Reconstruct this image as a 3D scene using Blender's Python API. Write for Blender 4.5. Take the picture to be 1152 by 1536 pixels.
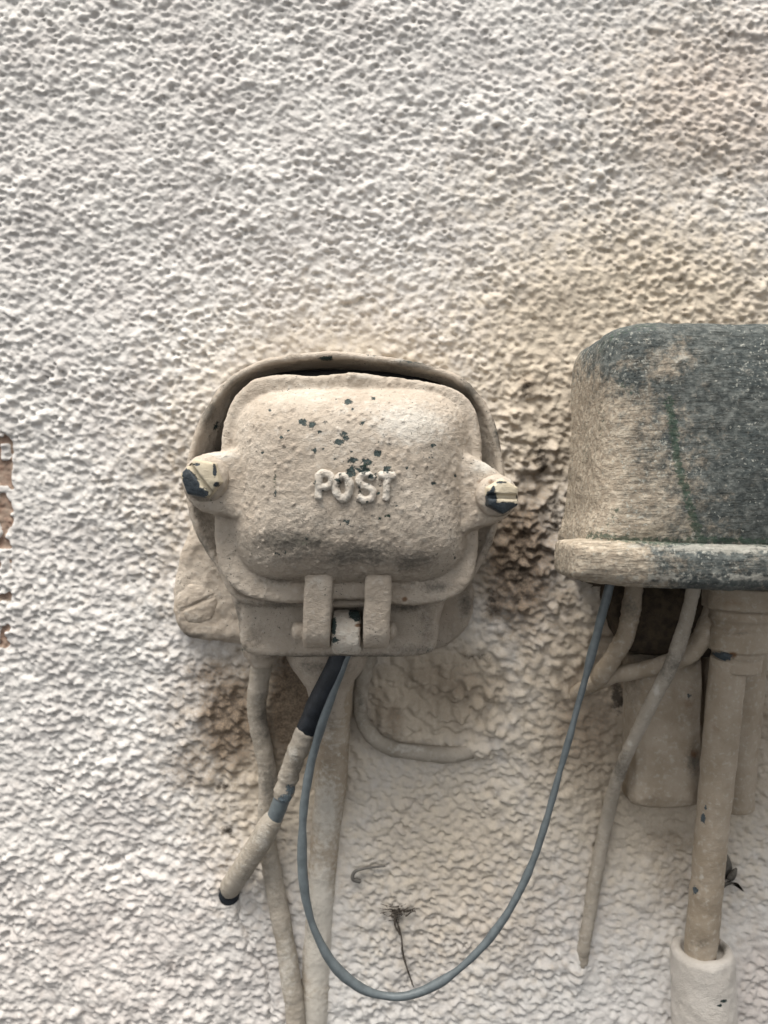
import bpy, math, random
import numpy as np
from mathutils import Vector
from mathutils.bvhtree import BVHTree

for o in list(bpy.data.objects):
    bpy.data.objects.remove(o)
SC = bpy.context.scene
COL = SC.collection
rng = np.random.default_rng(11)
random.seed(5)

# ------------------------------------------------------------------ camera
PX = 0.25e-3          # metres per photograph pixel on the wall plane
D = 0.289             # camera distance from the wall
ZC = 1.40             # height of the optical axis
cam = bpy.data.cameras.new('camera')
cam.sensor_fit = 'VERTICAL'
cam.sensor_height = 36.0
cam.lens = 18.0 / (768 * PX / D)
cam.clip_start = 0.01
cam.clip_end = 50
cam.dof.use_dof = True
cam.dof.focus_distance = 0.243
cam.dof.aperture_fstop = 11.5
camo = bpy.data.objects.new('camera', cam)
COL.objects.link(camo)
camo.location = (0, -D, ZC)
camo.rotation_euler = (math.pi / 2, 0, 0)
SC.camera = camo

# ------------------------------------------------------------------ light
sunv = Vector((-0.20, -0.27, 0.95)).normalized()
w = bpy.data.worlds.new('World')
SC.world = w
w.use_nodes = True
wn = w.node_tree.nodes
wl = w.node_tree.links
sky = wn.new('ShaderNodeTexSky')
sky.sky_type = 'NISHITA'
sky.sun_disc = False
sky.sun_elevation = math.asin(sunv.z)
sky.sun_rotation = math.atan2(sunv.x, sunv.y)
sky.dust_density = 1.0
sky.air_density = 0.6
sky.altitude = 3500
hs = wn.new('ShaderNodeHueSaturation')
hs.inputs['Saturation'].default_value = 0.04      # overcast: a grey sky
wl.new(sky.outputs[0], hs.inputs['Color'])
wl.new(hs.outputs[0], wn['Background'].inputs[0])
wn['Background'].inputs[1].default_value = 0.05
sl = bpy.data.lights.new('sun', 'SUN')
sl.energy = 1.5
sl.angle = math.radians(46)
sl.color = (1.0, 0.955, 0.895)
so = bpy.data.objects.new('sun', sl)
COL.objects.link(so)
so.rotation_euler = (-sunv).to_track_quat('-Z', 'Y').to_euler()
so.location = (-0.5, -1, 3)
vs = SC.view_settings
vs.view_transform = 'Standard'
vs.look = 'None'
vs.gamma = 1
vs.use_curve_mapping = False
vs.exposure = 2.25

# ------------------------------------------------------------------ helpers
def P(px, py, h):
    """photo pixel + height above the wall (mm) -> world point"""
    s = (D - h * 1e-3) / D * PX
    return np.array(((px - 576) * s, -h * 1e-3, ZC - (py - 768) * s))

def proj(co):
    s = PX * (D + co[:, 1]) / D
    return 576 + co[:, 0] / s, 768 - (co[:, 2] - ZC) / s

def catmull(pts, n, closed=False):
    pts = np.asarray(pts, float)
    m = len(pts)
    if closed:
        q = np.vstack([pts[-1:], pts, pts[:2]])
        segs = m
    else:
        q = np.vstack([2 * pts[0] - pts[1], pts, 2 * pts[-1] - pts[-2]])
        segs = m - 1
    dense = []
    for i in range(segs):
        p0, p1, p2, p3 = q[i], q[i + 1], q[i + 2], q[i + 3]
        t = np.linspace(0, 1, 24, endpoint=False)[:, None]
        dense.append(0.5 * ((2 * p1) + (p2 - p0) * t + (2 * p0 - 5 * p1 + 4 * p2 - p3) * t * t
                            + (3 * p1 - p0 - 3 * p2 + p3) * t ** 3))
    dense = np.vstack(dense)
    dense = np.vstack([dense, dense[:1] if closed else pts[-1:]])
    L = np.r_[0, np.cumsum(np.linalg.norm(np.diff(dense[:, :3 if dense.shape[1] > 3 else dense.shape[1]], axis=0), axis=1))]
    u = np.linspace(0, L[-1], n, endpoint=not closed)
    return np.stack([np.interp(u, L, dense[:, k]) for k in range(dense.shape[1])], 1)

def outline(pts, h, n=120):
    """closed smooth outline, pixels at height h -> (x, z) metres"""
    c = catmull(pts, n, True)
    w3 = np.array([P(a, b, h) for a, b in c])
    return w3[:, [0, 2]]

def offset(xz, d):
    """move an outline outward by d mm"""
    t = np.roll(xz, -1, 0) - np.roll(xz, 1, 0)
    t /= np.linalg.norm(t, axis=1)[:, None] + 1e-12
    nrm = np.stack([t[:, 1], -t[:, 0]], 1)
    area = np.sum(xz[:, 0] * np.roll(xz[:, 1], -1) - np.roll(xz[:, 0], -1) * xz[:, 1])
    if area < 0:
        nrm = -nrm
    return xz + nrm * (np.asarray(d)[..., None] if np.ndim(d) else d) * 1e-3

def loft(loops):
    loops = [np.asarray(l) for l in loops]
    n = len(loops[0])
    V = np.vstack(loops)
    F = []
    for k in range(len(loops) - 1):
        a = k * n
        for i in range(n):
            j = (i + 1) % n
            F.append((a + i, a + j, a + n + j, a + n + i))
    F.append(tuple(range(n))[::-1])
    F.append(tuple(range((len(loops) - 1) * n, len(loops) * n)))
    return V, F

def at(xz, h):
    return np.stack([xz[:, 0], np.full(len(xz), -h * 1e-3), xz[:, 1]], 1)

def prism(pts, href, h0, h1, bev=1.2, n=120):
    o = outline(pts, href, n)
    return loft([at(o, h0), at(o, h1 - bev), at(offset(o, -bev * .3), h1 - bev * .3), at(offset(o, -bev), h1)])

def box3(x0, x1, y0, y1, h0, h1, href=None):
    """box from pixel rectangle at href"""
    href = h1 if href is None else href
    a = P(x0, y0, href); b = P(x1, y1, href)
    X = (a[0], b[0]); Z = (b[2], a[2])
    l = np.array([(X[0], Z[0]), (X[1], Z[0]), (X[1], Z[1]), (X[0], Z[1])])
    return loft([at(l, h0), at(l, h1)])

def tube(pts, n=80, seg=18, wob=0.0, cap=True):
    """pts: (x,y,z,r) in metres; smooth tube with rounded ends"""
    c = catmull(pts, n)
    p = c[:, :3]; r = c[:, 3].copy()
    if wob:
        k = np.interp(np.linspace(0, 1, n), np.linspace(0, 1, max(4, n // 5)), rng.normal(0, 1, max(4, n // 5)))
        r *= 1 + wob * k
    T = np.gradient(p, axis=0); T /= np.linalg.norm(T, axis=1)[:, None]
    u = np.cross(T[0], (0.3, 1, 0.2)); u /= np.linalg.norm(u)
    loops = []
    a = np.linspace(0, 2 * math.pi, seg, endpoint=False)
    for i in range(n):
        u = u - T[i] * np.dot(u, T[i]); u /= np.linalg.norm(u)
        v = np.cross(T[i], u)
        loops.append(p[i] + r[i] * (np.cos(a)[:, None] * u + np.sin(a)[:, None] * v))
    if cap:
        c0 = p[0] + (loops[0] - p[0]) * .6 - T[0] * r[0] * .35
        c1 = p[-1] + (loops[-1] - p[-1]) * .6 + T[-1] * r[-1] * .35
        loops = [c0] + loops + [c1]
    return loft(loops)

def ptube(pl, **k):
    """pl: list of (px, py, h_mm, width_px) along a cable"""
    q = []
    for (x, y, h, wd) in pl:
        a = P(x, y, h)
        q.append((*a, wd * .5 * PX * (D - h * 1e-3) / D))
    return tube(q, **k)

def lathe(c, axis, prof, seg=40):
    """prof list of (t along axis mm, radius mm) from centre c"""
    axis = np.asarray(axis, float); axis /= np.linalg.norm(axis)
    u = np.cross(axis, (0.31, 0.2, 0.93)); u /= np.linalg.norm(u); v = np.cross(axis, u)
    a = np.linspace(0, 2 * math.pi, seg, endpoint=False)
    return loft([c + axis * t * 1e-3 + r * 1e-3 * (np.cos(a)[:, None] * u + np.sin(a)[:, None] * v) for t, r in prof])

def mesh_from(geoms):
    V = []; F = []; off = 0
    for v, f in geoms:
        V.append(v); F += [tuple(i + off for i in q) for q in f]; off += len(v)
    V = np.vstack(V)
    me = bpy.data.meshes.new('m')
    me.from_pydata(V.tolist(), [], F)
    import bmesh
    bm = bmesh.new(); bm.from_mesh(me)
    bmesh.ops.recalc_face_normals(bm, faces=bm.faces)
    bm.to_mesh(me); bm.free()
    return me

_tex = {}
def clouds(mm):
    if mm not in _tex:
        t = bpy.data.textures.new('clouds%g' % mm, 'CLOUDS')
        t.noise_scale = mm * 1e-3; t.noise_depth = 2
        _tex[mm] = t
    return _tex[mm]

def bake(geoms, voxel=None, smooth=0, disp=()):
    me = mesh_from(geoms)
    if not (voxel or smooth or disp):
        return me
    o = bpy.data.objects.new('tmp', me); COL.objects.link(o)
    if voxel:
        m = o.modifiers.new('r', 'REMESH'); m.mode = 'VOXEL'; m.voxel_size = voxel * 1e-3
    if smooth:
        m = o.modifiers.new('s', 'SMOOTH'); m.iterations = smooth; m.factor = .5
    for size, amp in disp:
        m = o.modifiers.new('d', 'DISPLACE'); m.texture = clouds(size); m.strength = amp * 1e-3
        m.mid_level = .5; m.texture_coords = 'LOCAL'
    dg = bpy.context.evaluated_depsgraph_get()
    r = bpy.data.meshes.new_from_object(o.evaluated_get(dg))
    bpy.data.objects.remove(o); bpy.data.meshes.remove(me)
    return r

def coords(me):
    a = np.empty(len(me.vertices) * 3, np.float32); me.vertices.foreach_get('co', a)
    return a.reshape(-1, 3).astype(float)

def spots(px, py, lst):
    """lst of (x, y, rx, ry, strength): soft-edged blotches in pixels"""
    f = np.zeros(len(px))
    for s in lst:
        d = ((px - s[0]) / s[2]) ** 2 + ((py - s[1]) / s[3]) ** 2
        m = d < 4
        f[m] = np.maximum(f[m], s[4] * np.exp(-d[m] * 1.2))
    return f

def finish(name, me, mat, parent=None, attrs=None, loc=None, smooth=True, label=None, cat=None, group=None, kind=None):
    co = coords(me)
    if attrs:
        px, py = proj(co)
        for k, fn in attrs.items():
            at_ = me.attributes.new(k, 'FLOAT', 'POINT')
            val = fn(px, py, co) if callable(fn) else spots(px, py, fn)
            at_.data.foreach_set('value', np.asarray(val, np.float32))
    if parent is not None:
        root = parent
        base = np.array(WORLD[parent.name])
    else:
        base = np.array(loc if loc is not None else (co[:, 0].mean(), co[:, 1].max(), co[:, 2].min()))
    me.vertices.foreach_set('co', (co - base).astype(np.float32).ravel())
    if smooth:
        me.polygons.foreach_set('use_smooth', np.ones(len(me.polygons), bool))
    me.update()
    o = bpy.data.objects.new(name, me)
    me.name = name
    COL.objects.link(o)
    me.materials.append(mat)
    if parent is not None:
        o.parent = parent
    else:
        o.location = base
    WORLD[o.name] = tuple(base)
    tag(o, label, cat, group, kind)
    return o
WORLD = {}

def tag(o, label=None, cat=None, group=None, kind=None):
    if label: o['label'] = label
    if cat: o['category'] = cat
    if group: o['group'] = group
    if kind: o['kind'] = kind
    return o

def thing(name, label, cat, loc, group=None):
    o = bpy.data.objects.new(name, None); COL.objects.link(o)
    o.empty_display_size = .01
    o.location = tuple(loc); WORLD[o.name] = tuple(loc)
    return tag(o, label, cat, group)

# ------------------------------------------------------------------ materials
class NT:
    def __init__(s, name):
        s.m = bpy.data.materials.new(name); s.m.use_nodes = True
        s.t = s.m.node_tree; s.b = s.t.nodes['Principled BSDF']
        tc = s.t.nodes.new('ShaderNodeTexCoord')
        vm = s.t.nodes.new('ShaderNodeVectorMath'); vm.operation = 'SCALE'; vm.inputs['Scale'].default_value = 1000
        s.t.links.new(tc.outputs['Object'], vm.inputs[0])
        s.mm = vm.outputs[0]
    def L(s, a, b): s.t.links.new(a, b)
    def put(s, sock, v):
        if hasattr(v, 'links'): s.L(v, sock)
        else:
            if isinstance(v, tuple) and len(v) == 3: v = (*v, 1)
            sock.default_value = v
    def noise(s, scale, detail=4, rough=.55, stretch=None, dist=0.0, off=0):
        n = s.t.nodes.new('ShaderNodeTexNoise')
        n.inputs['Scale'].default_value = scale; n.inputs['Detail'].default_value = detail
        n.inputs['Roughness'].default_value = rough; n.inputs['Distortion'].default_value = dist
        v = s.mm
        if stretch or off:
            mp = s.t.nodes.new('ShaderNodeMapping')
            mp.inputs['Scale'].default_value = stretch or (1, 1, 1)
            mp.inputs['Location'].default_value = (off, off * .7, off * .3)
            s.L(v, mp.inputs[0]); v = mp.outputs[0]
        s.L(v, n.inputs['Vector'])
        return n.outputs[0]
    def math(s, op, a, b=0.0, clamp=False):
        n = s.t.nodes.new('ShaderNodeMath'); n.operation = op; n.use_clamp = clamp
        s.put(n.inputs[0], a); s.put(n.inputs[1], b)
        return n.outputs[0]
    def ramp(s, v, lo, hi):
        n = s.t.nodes.new('ShaderNodeMapRange'); n.interpolation_type = 'SMOOTHSTEP'
        s.put(n.inputs['Value'], v); n.inputs['From Min'].default_value = lo; n.inputs['From Max'].default_value = hi
        return n.outputs[0]
    def mix(s, f, a, b):
        n = s.t.nodes.new('ShaderNodeMix'); n.data_type = 'RGBA'
        s.put(n.inputs[0], f); s.put(n.inputs[6], a); s.put(n.inputs[7], b)
        return n.outputs[2]
    def attr(s, name):
        n = s.t.nodes.new('ShaderNodeAttribute'); n.attribute_name = name
        return n.outputs['Fac']
    def mask(s, att, noise, k=.9, lo=.42, hi=.58):
        """attribute broken up by noise"""
        return s.ramp(s.math('ADD', att, s.math('MULTIPLY', s.math('SUBTRACT', noise, .5), k)), lo, hi)
    def bump(s, h, dist_mm, strength=1.0, prev=None):
        n = s.t.nodes.new('ShaderNodeBump'); n.inputs['Distance'].default_value = dist_mm * 1e-3
        n.inputs['Strength'].default_value = strength
        s.put(n.inputs['Height'], h)
        if prev is not None: s.L(prev, n.inputs['Normal'])
        return n.outputs[0]
    def out(s, col, rough, nrm=None, spec=.4):
        s.put(s.b.inputs['Base Color'], col); s.put(s.b.inputs['Roughness'], rough)
        s.b.inputs['Specular IOR Level'].default_value = spec
        if nrm is not None: s.L(nrm, s.b.inputs['Normal'])
        return s.m

TEAL = (0.022, 0.036, 0.034)
def paint(name, a=(.50, .435, .36), b=(.425, .36, .29), pale=(.62, .59, .53), speck=.645, under=TEAL, grain=1.0, chipbase=0.0):
    m = NT(name)
    n1 = m.noise(.07, 6, .6); n2 = m.noise(.55, 5, .6); n3 = m.noise(2.2, 3, .6); n4 = m.noise(.16, 6, .65, off=40)
    col = m.mix(m.ramp(n1, .35, .65), b, a)
    col = m.mix(m.math('MULTIPLY', m.ramp(n2, .5, .75), .35), col, pale)
    nz = m.noise(.9, 6, .75, off=25)
    pm = m.mask(m.attr('pale'), n2, .9, .3, .8)
    col = m.mix(m.math('MULTIPLY', pm, .75), col, pale)
    dm = m.mask(m.math('ADD', m.attr('dirt'), .07), m.math('ADD', m.math('MULTIPLY', n4, .5), m.math('MULTIPLY', nz, .5)), 1.5, .18, .75)
    col = m.mix(m.math('MULTIPLY', dm, .8), col, (.075, .07, .058))
    bm_ = m.mask(m.attr('rust'), n4, .9, .35, .75)
    col = m.mix(m.math('MULTIPLY', bm_, .85), col, (.16, .075, .028))
    sp = m.ramp(m.math('ADD', m.noise(1.1, 4, .7, off=90), m.math('MULTIPLY', m.math('SUBTRACT', n1, .5), .35)), speck, speck + .04)
    col = m.mix(m.math('MULTIPLY', sp, .85), col, (.04, .045, .04))
    nch = m.noise(.75, 6, .78, off=12)
    ch = m.mask(m.math('ADD', m.attr('chip'), chipbase), nch, 2.0, .52, .58)
    col = m.mix(ch, col, m.mix(m.ramp(n3, .4, .7), under, tuple(c * 1.9 for c in under)))
    gm = m.mask(m.attr('green'), nch, 1.2, .45, .62)
    col = m.mix(m.math('MULTIPLY', gm, .8), col, (.035, .07, .035))
    h = m.math('ADD', m.math('MULTIPLY', n2, 1.0), m.math('MULTIPLY', m.noise(1.8, 5, .7, stretch=(.8, 1, 1.25), off=7), .9))
    nr = m.bump(h, .7 * grain, .85)
    nr = m.bump(m.math('SUBTRACT', 1.0, ch), .25, .8, nr)
    ro = m.math('SUBTRACT', .78, m.math('MULTIPLY', ch, .38))
    return m.out(col, ro, nr, .35)

M_BEIGE = paint('beige_paint')
M_BOLT = paint('bolt_paint', a=(.56, .50, .38), b=(.46, .39, .28), pale=(.62, .58, .48), speck=.70, under=(.018, .025, .031), grain=.6)
M_CABLE = paint('cable_paint', a=(.44, .39, .325), b=(.33, .29, .235), speck=.70, under=(.09, .115, .13), grain=.9)
M_PIPE = paint('pipe_paint', a=(.41, .345, .27), b=(.32, .26, .19), speck=.74, under=(.05, .065, .075), grain=.5)
M_SLEEVE = paint('white_paint', a=(.60, .56, .51), b=(.53, .49, .44), speck=.85, grain=.7)

def plain(name, c, rough=.5, bump=.15, var=.3, spec=.4):
    m = NT(name)
    n = m.noise(.3, 5, .6); n2 = m.noise(1.5, 4, .6)
    col = m.mix(m.ramp(n, .3, .7), tuple(x * (1 - var) for x in c), tuple(min(1, x * (1 + var)) for x in c))
    return m.out(col, rough, m.bump(m.math('ADD', n2, n), bump, .7), spec)
M_BLUE = plain('grey_blue_pvc', (.115, .135, .143), .42, .12, .15)
M_BLACK = plain('black_sleeve', (.012, .015, .020), .55, .3, .3)
M_INNER = plain('interior_shade', (.010, .010, .011), .7, .2, .3)  # black colour stands in for the shade inside the housing
M_DARKB = plain('shade_brown_block', (.05, .036, .022), .85, .6, .5)  # dark brown stands in for the shadow under the right box
M_LINT = plain('dark_lint', (.075, .062, .05), .9, .2, .4)
M_LEAF = plain('dead_leaf', (.11, .10, .085), .85, .4, .5)
M_WIRE = plain('dull_wire', (.15, .14, .125), .6, .2, .3)

# weathered cover: slate base under worn beige paint, green algae
m = NT('weathered_cover')
wn1 = m.noise(.20, 7, .66); wn2 = m.noise(.5, 6, .64, stretch=(1, 1, 1.1), off=20)
wn3 = m.noise(.06, 5, .6); wn4 = m.noise(3.0, 3, .6)
slate = m.mix(m.ramp(wn2, .36, .68), (.055, .064, .062), (.16, .17, .158))
slate = m.mix(m.ramp(wn3, .42, .62), slate, m.mix(.4, slate, (.03, .045, .05)))
beige = m.mix(m.ramp(wn2, .4, .65), (.33, .275, .21), (.47, .41, .325))
beige = m.mix(m.math('MULTIPLY', m.ramp(wn3, .5, .7), .4), beige, (.22, .19, .15))
wn5 = m.noise(.9, 6, .72, stretch=(.95, 1, 1.1), off=55)
tmask = m.mask(m.attr('tan'), m.math('ADD', m.math('MULTIPLY', wn1, .6), m.math('MULTIPLY', wn5, .4)), 2.6, .22, .85)
col = m.mix(tmask, slate, beige)
crk = m.ramp(m.noise(.8, 4, .6, stretch=(.22, .6, 2.0), dist=.6, off=15), .53, .62)
col = m.mix(m.math('MULTIPLY', crk, .32), col, (.06, .06, .052))
gry = m.mask(m.attr('grey'), wn2, 1.5, .5, .7)
col = m.mix(m.math('MULTIPLY', gry, .7), col, (.34, .33, .29))
fl = m.ramp(m.math('ADD', m.noise(1.0, 4, .65, off=70), m.math('MULTIPLY', m.math('SUBTRACT', wn3, .5), .3)), .60, .66)
col = m.mix(m.math('MULTIPLY', fl, .7), col, (.42, .42, .37))
gn = m.mask(m.attr('green'), m.noise(.8, 6, .75, off=61), 2.4, .45, .65)
col = m.mix(m.math('MULTIPLY', gn, .75), col, m.mix(wn4, (.018, .045, .03), (.05, .085, .055)))
nr = m.bump(m.math('ADD', wn1, m.math('MULTIPLY', wn2, .9)), 1.0, .9)
nr = m.bump(m.math('SUBTRACT', 1.0, crk), .35, .8, nr)
nr = m.bump(wn4, .15, .5, nr)
M_COVER = m.out(col, .82, nr, .3)

# wall render
m = NT('rough_render')
a1 = m.noise(.035, 6, .6); a2 = m.noise(.22, 6, .65); a3 = m.noise(1.3, 5, .6); a4 = m.noise(4.0, 3, .6)
white = m.mix(m.ramp(a1, .35, .65), (.575, .55, .525), (.65, .63, .60))
white = m.mix(m.math('MULTIPLY', m.ramp(a2, .52, .72), .35), white, (.53, .48, .43))
tan = m.mix(m.ramp(a2, .35, .65), (.47, .395, .30), (.57, .495, .39))
tm = m.mask(m.attr('tan'), a2, .7, .15, .85)
col = m.mix(m.math('MULTIPLY', tm, .9), white, tan)
pk = m.mask(m.attr('pink'), a2, .5, .2, .9)
col = m.mix(m.math('MULTIPLY', pk, .4), col, (.55, .46, .41))
bm_ = m.mask(m.attr('brown'), m.math('ADD', m.math('MULTIPLY', a2, .6), m.math('MULTIPLY', a3, .4)), 1.3, .18, 1.0)
col = m.mix(m.math('MULTIPLY', bm_, .85), col, m.mix(m.ramp(a3, .35, .65), (.075, .050, .030), (.22, .155, .10)))
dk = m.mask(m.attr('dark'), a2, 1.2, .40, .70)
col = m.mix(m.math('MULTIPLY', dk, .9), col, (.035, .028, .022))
bk = m.mask(m.attr('brick'), a3, .6, .40, .6)
col = m.mix(bk, col, m.mix(m.ramp(a2, .3, .7), (.24, .155, .115), (.36, .28, .22)))
dsp = m.ramp(m.noise(.5, 4, .7, off=33), .70, .78)
col = m.mix(m.math('MULTIPLY', dsp, .45), col, (.24, .20, .16))
nr = m.bump(m.math('ADD', a3, m.math('MULTIPLY', a4, .4)), .45, .6)
M_WALL = m.out(col, .86, nr, .25)

# ------------------------------------------------------------------ the wall
def upnoise(shape, cell, r):
    """smooth value noise on a grid, cell in samples"""
    gh, gw = int(shape[0] / cell) + 4, int(shape[1] / cell) + 4
    g = r.normal(0, 1, (gh, gw))
    y = np.arange(shape[0]) / cell; x = np.arange(shape[1]) / cell
    def w_(t):
        i = t.astype(int); f = t - i
        f = f * f * f * (f * (f * 6 - 15) + 10)
        return i, f
    yi, yf = w_(y); xi, xf = w_(x)
    rows = g[yi] * (1 - yf)[:, None] + g[yi + 1] * yf[:, None]
    return rows[:, xi] * (1 - xf) + rows[:, xi + 1] * xf

def blur(a, k):
    for _ in range(k):
        a = (np.roll(a, 1, 0) + np.roll(a, -1, 0) + 2 * a) * .25
        a = (np.roll(a, 1, 1) + np.roll(a, -1, 1) + 2 * a) * .25
    return a

ST = 1.8                                              # grid step, photo pixels
X0, X1, Y0, Y1 = -140, 1292, -140, 1676
gx = np.arange(X0, X1, ST); gy = np.arange(Y0, Y1, ST)
NY, NX = len(gy), len(gx)
wr = np.random.default_rng(4)
base = blur(upnoise((NY, NX), 60, wr) * .45 + upnoise((NY, NX), 24, wr) * .28, 6)
H = np.full((NY, NX), -0.2)
NB = 95000
bx = wr.uniform(0, NX, NB); by = wr.uniform(0, NY, NB)
ang = wr.normal(.22, .6, NB)
big = .66 + .14 * (by / NY)                            # coarser towards the foot
ra = wr.gamma(3.2, .62, NB) * big + 1.0; rb = ra * wr.uniform(.5, .95, NB)
hh = wr.uniform(.2, 1.15, NB) * (.5 + .18 * ra)
for i in range(NB):
    R = int(ra[i] + 2)
    cx, cy = int(bx[i]), int(by[i])
    x0, x1, y0, y1 = max(cx - R, 0), min(cx + R + 1, NX), max(cy - R, 0), min(cy + R + 1, NY)
    if x1 <= x0 or y1 <= y0: continue
    dx = np.arange(x0, x1) - bx[i]; dy = (np.arange(y0, y1) - by[i])[:, None]
    c, s = math.cos(ang[i]), math.sin(ang[i])
    q = ((dx * c + dy * s) / ra[i]) ** 2 + ((dy * c - dx * s) / rb[i]) ** 2
    k = hh[i] * np.clip(1 - q, 0, 1) ** .8 + .40 * H[y0:y1, x0:x1]
    H[y0:y1, x0:x1] = np.where(q < 1, np.maximum(H[y0:y1, x0:x1], k), H[y0:y1, x0:x1])
pit = np.zeros((NY, NX))
for i in range(13000):                                  # small blow holes in the render
    x, y = wr.uniform(4, NX - 5), wr.uniform(4, NY - 5); r = wr.uniform(1.0, 2.3); d = wr.uniform(.3, 1.0) ** 1.5 * 1.5
    x0, y0 = int(x) - 4, int(y) - 4
    xx = np.arange(x0, x0 + 9) - x; yy = (np.arange(y0, y0 + 9) - y)[:, None]
    x0 = max(x0, 0); y0 = max(y0, 0)
    kk = d * np.exp(-((xx / (r * 1.3)) ** 2 + (yy / r) ** 2))[:NY - y0, :NX - x0]
    pit[y0:y0 + kk.shape[0], x0:x0 + kk.shape[1]] = np.maximum(pit[y0:y0 + kk.shape[0], x0:x0 + kk.shape[1]], kk)
H = (blur(H, 1) - pit * 1.1) * (.84 + .16 * np.clip(upnoise((NY, NX), 45, wr), -1.5, 1.5)) + wr.normal(0, .07, (NY, NX))
GX, GY = np.meshgrid(gx, gy)

def G(x, y, rx, ry, s=1.0):
    return s * np.exp(-(((GX - x) / rx) ** 2 + ((GY - y) / ry) ** 2))
def MX(*a):
    r = a[0]
    for b in a[1:]: r = np.maximum(r, b)
    return r

# smoother trowelled places: beside the box, above it, round the pipes
sm = np.clip(MX(G(690, 1050, 75, 60, .2), G(515, 515, 50, 13, .75), G(1000, 1000, 120, 110, .8), G(300, 920, 60, 60, .7),
                G(480, 1300, 45, 260, .8), G(1055, 1450, 90, 90, .7), G(960, 1330, 60, 120, .5), G(880, 1330, 40, 160, .4)), 0, 1)
H = H * (1 - sm) + (blur(H, 12) * .6 + .1 + upnoise((NY, NX), 12, wr) * .22) * sm
H = H + base
# coarse, broken render between the boxes and below the POST box
lump = blur(np.abs(upnoise((NY, NX), 9, wr)) + .7 * np.abs(upnoise((NY, NX), 5.5, wr)), 2)
zone = np.clip(MX(G(800, 800, 65, 210, 1), G(680, 1045, 120, 80, 1.5), G(345, 1080, 80, 110, .8), G(870, 1000, 60, 90, .7), G(780, 570, 60, 60, .5)), 0, 1.5)
H += (lump - .8) * zone * 1.5
# plaster ridge that covers the end of the curled wire
H += upnoise((NY, NX), 16, wr) * G(680, 1050, 110, 80, .7) + upnoise((NY, NX), 8, wr) * G(680, 1050, 100, 70, .45)
H += G(868, 1455, 12, 24, 2.6) + G(718, 1120, 34, 15, 3.2) + G(745, 1098, 42, 16, 1.8) + G(770, 1085, 35, 14, .8) + G(660, 1060, 30, 36, .8)
# the spalled strip on the left
jag = upnoise((NY, NX), 7, wr) * 6 + upnoise((NY, NX), 3, wr) * 3
edge = np.where(GY < 850, np.interp(GY, [640, 665, 700, 760, 850], [4, 20, 16, 15, 10]), np.interp(GY, [850, 870, 900, 960, 975], [8, 2, 12, 10, 0])) + jag
sp_in = ((GX < edge) & (GY > 648 + jag) & (GY < 975)) | (((GX - 36) ** 2 + (GY - 660) ** 2) < 90 + jag * 8)
sp_in &= upnoise((NY, NX), 9, wr) < .35
spall = blur(sp_in.astype(float), 1)
H = H * (1 - spall * .35) - spall * 1.3
brick = blur(sp_in.astype(float), 2)
# cracks
def crack(pts, wd, dep):
    global H
    c = catmull(pts, 60 + 3 * len(pts))
    c = c + np.random.default_rng(len(pts)).normal(0, 1.6, c.shape)
    d = np.full((NY, NX), 1e9)
    xa, xb = c[:, 0].min() - 12, c[:, 0].max() + 12; ya, yb = c[:, 1].min() - 12, c[:, 1].max() + 12
    i0, i1 = np.searchsorted(gy, ya), np.searchsorted(gy, yb); j0, j1 = np.searchsorted(gx, xa), np.searchsorted(gx, xb)
    sx, sy = GX[i0:i1, j0:j1], GY[i0:i1, j0:j1]
    dd = np.full(sx.shape, 1e9)
    for a, b in zip(c[:-1], c[1:]):
        ab = b - a; t = np.clip(((sx - a[0]) * ab[0] + (sy - a[1]) * ab[1]) / (ab @ ab + 1e-9), 0, 1)
        dd = np.minimum(dd, (sx - a[0] - t * ab[0]) ** 2 + (sy - a[1] - t * ab[1]) ** 2)
    H[i0:i1, j0:j1] -= dep * np.exp(-dd / wd ** 2)
crack([(357, 1350), (362, 1385), (372, 1410), (370, 1428), (395, 1450), (402, 1480), (405, 1530)], 2.0, 1.5)
crack([(10, 392), (60, 420), (110, 455), (165, 500)], 1.6, .35)
crack([(150, 1280), (165, 1298), (190, 1285), (215, 1272)], 2.0, 1.0)
# the cable hole low on the left
H -= G(345, 1340, 10, 9, 9.0)

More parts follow.
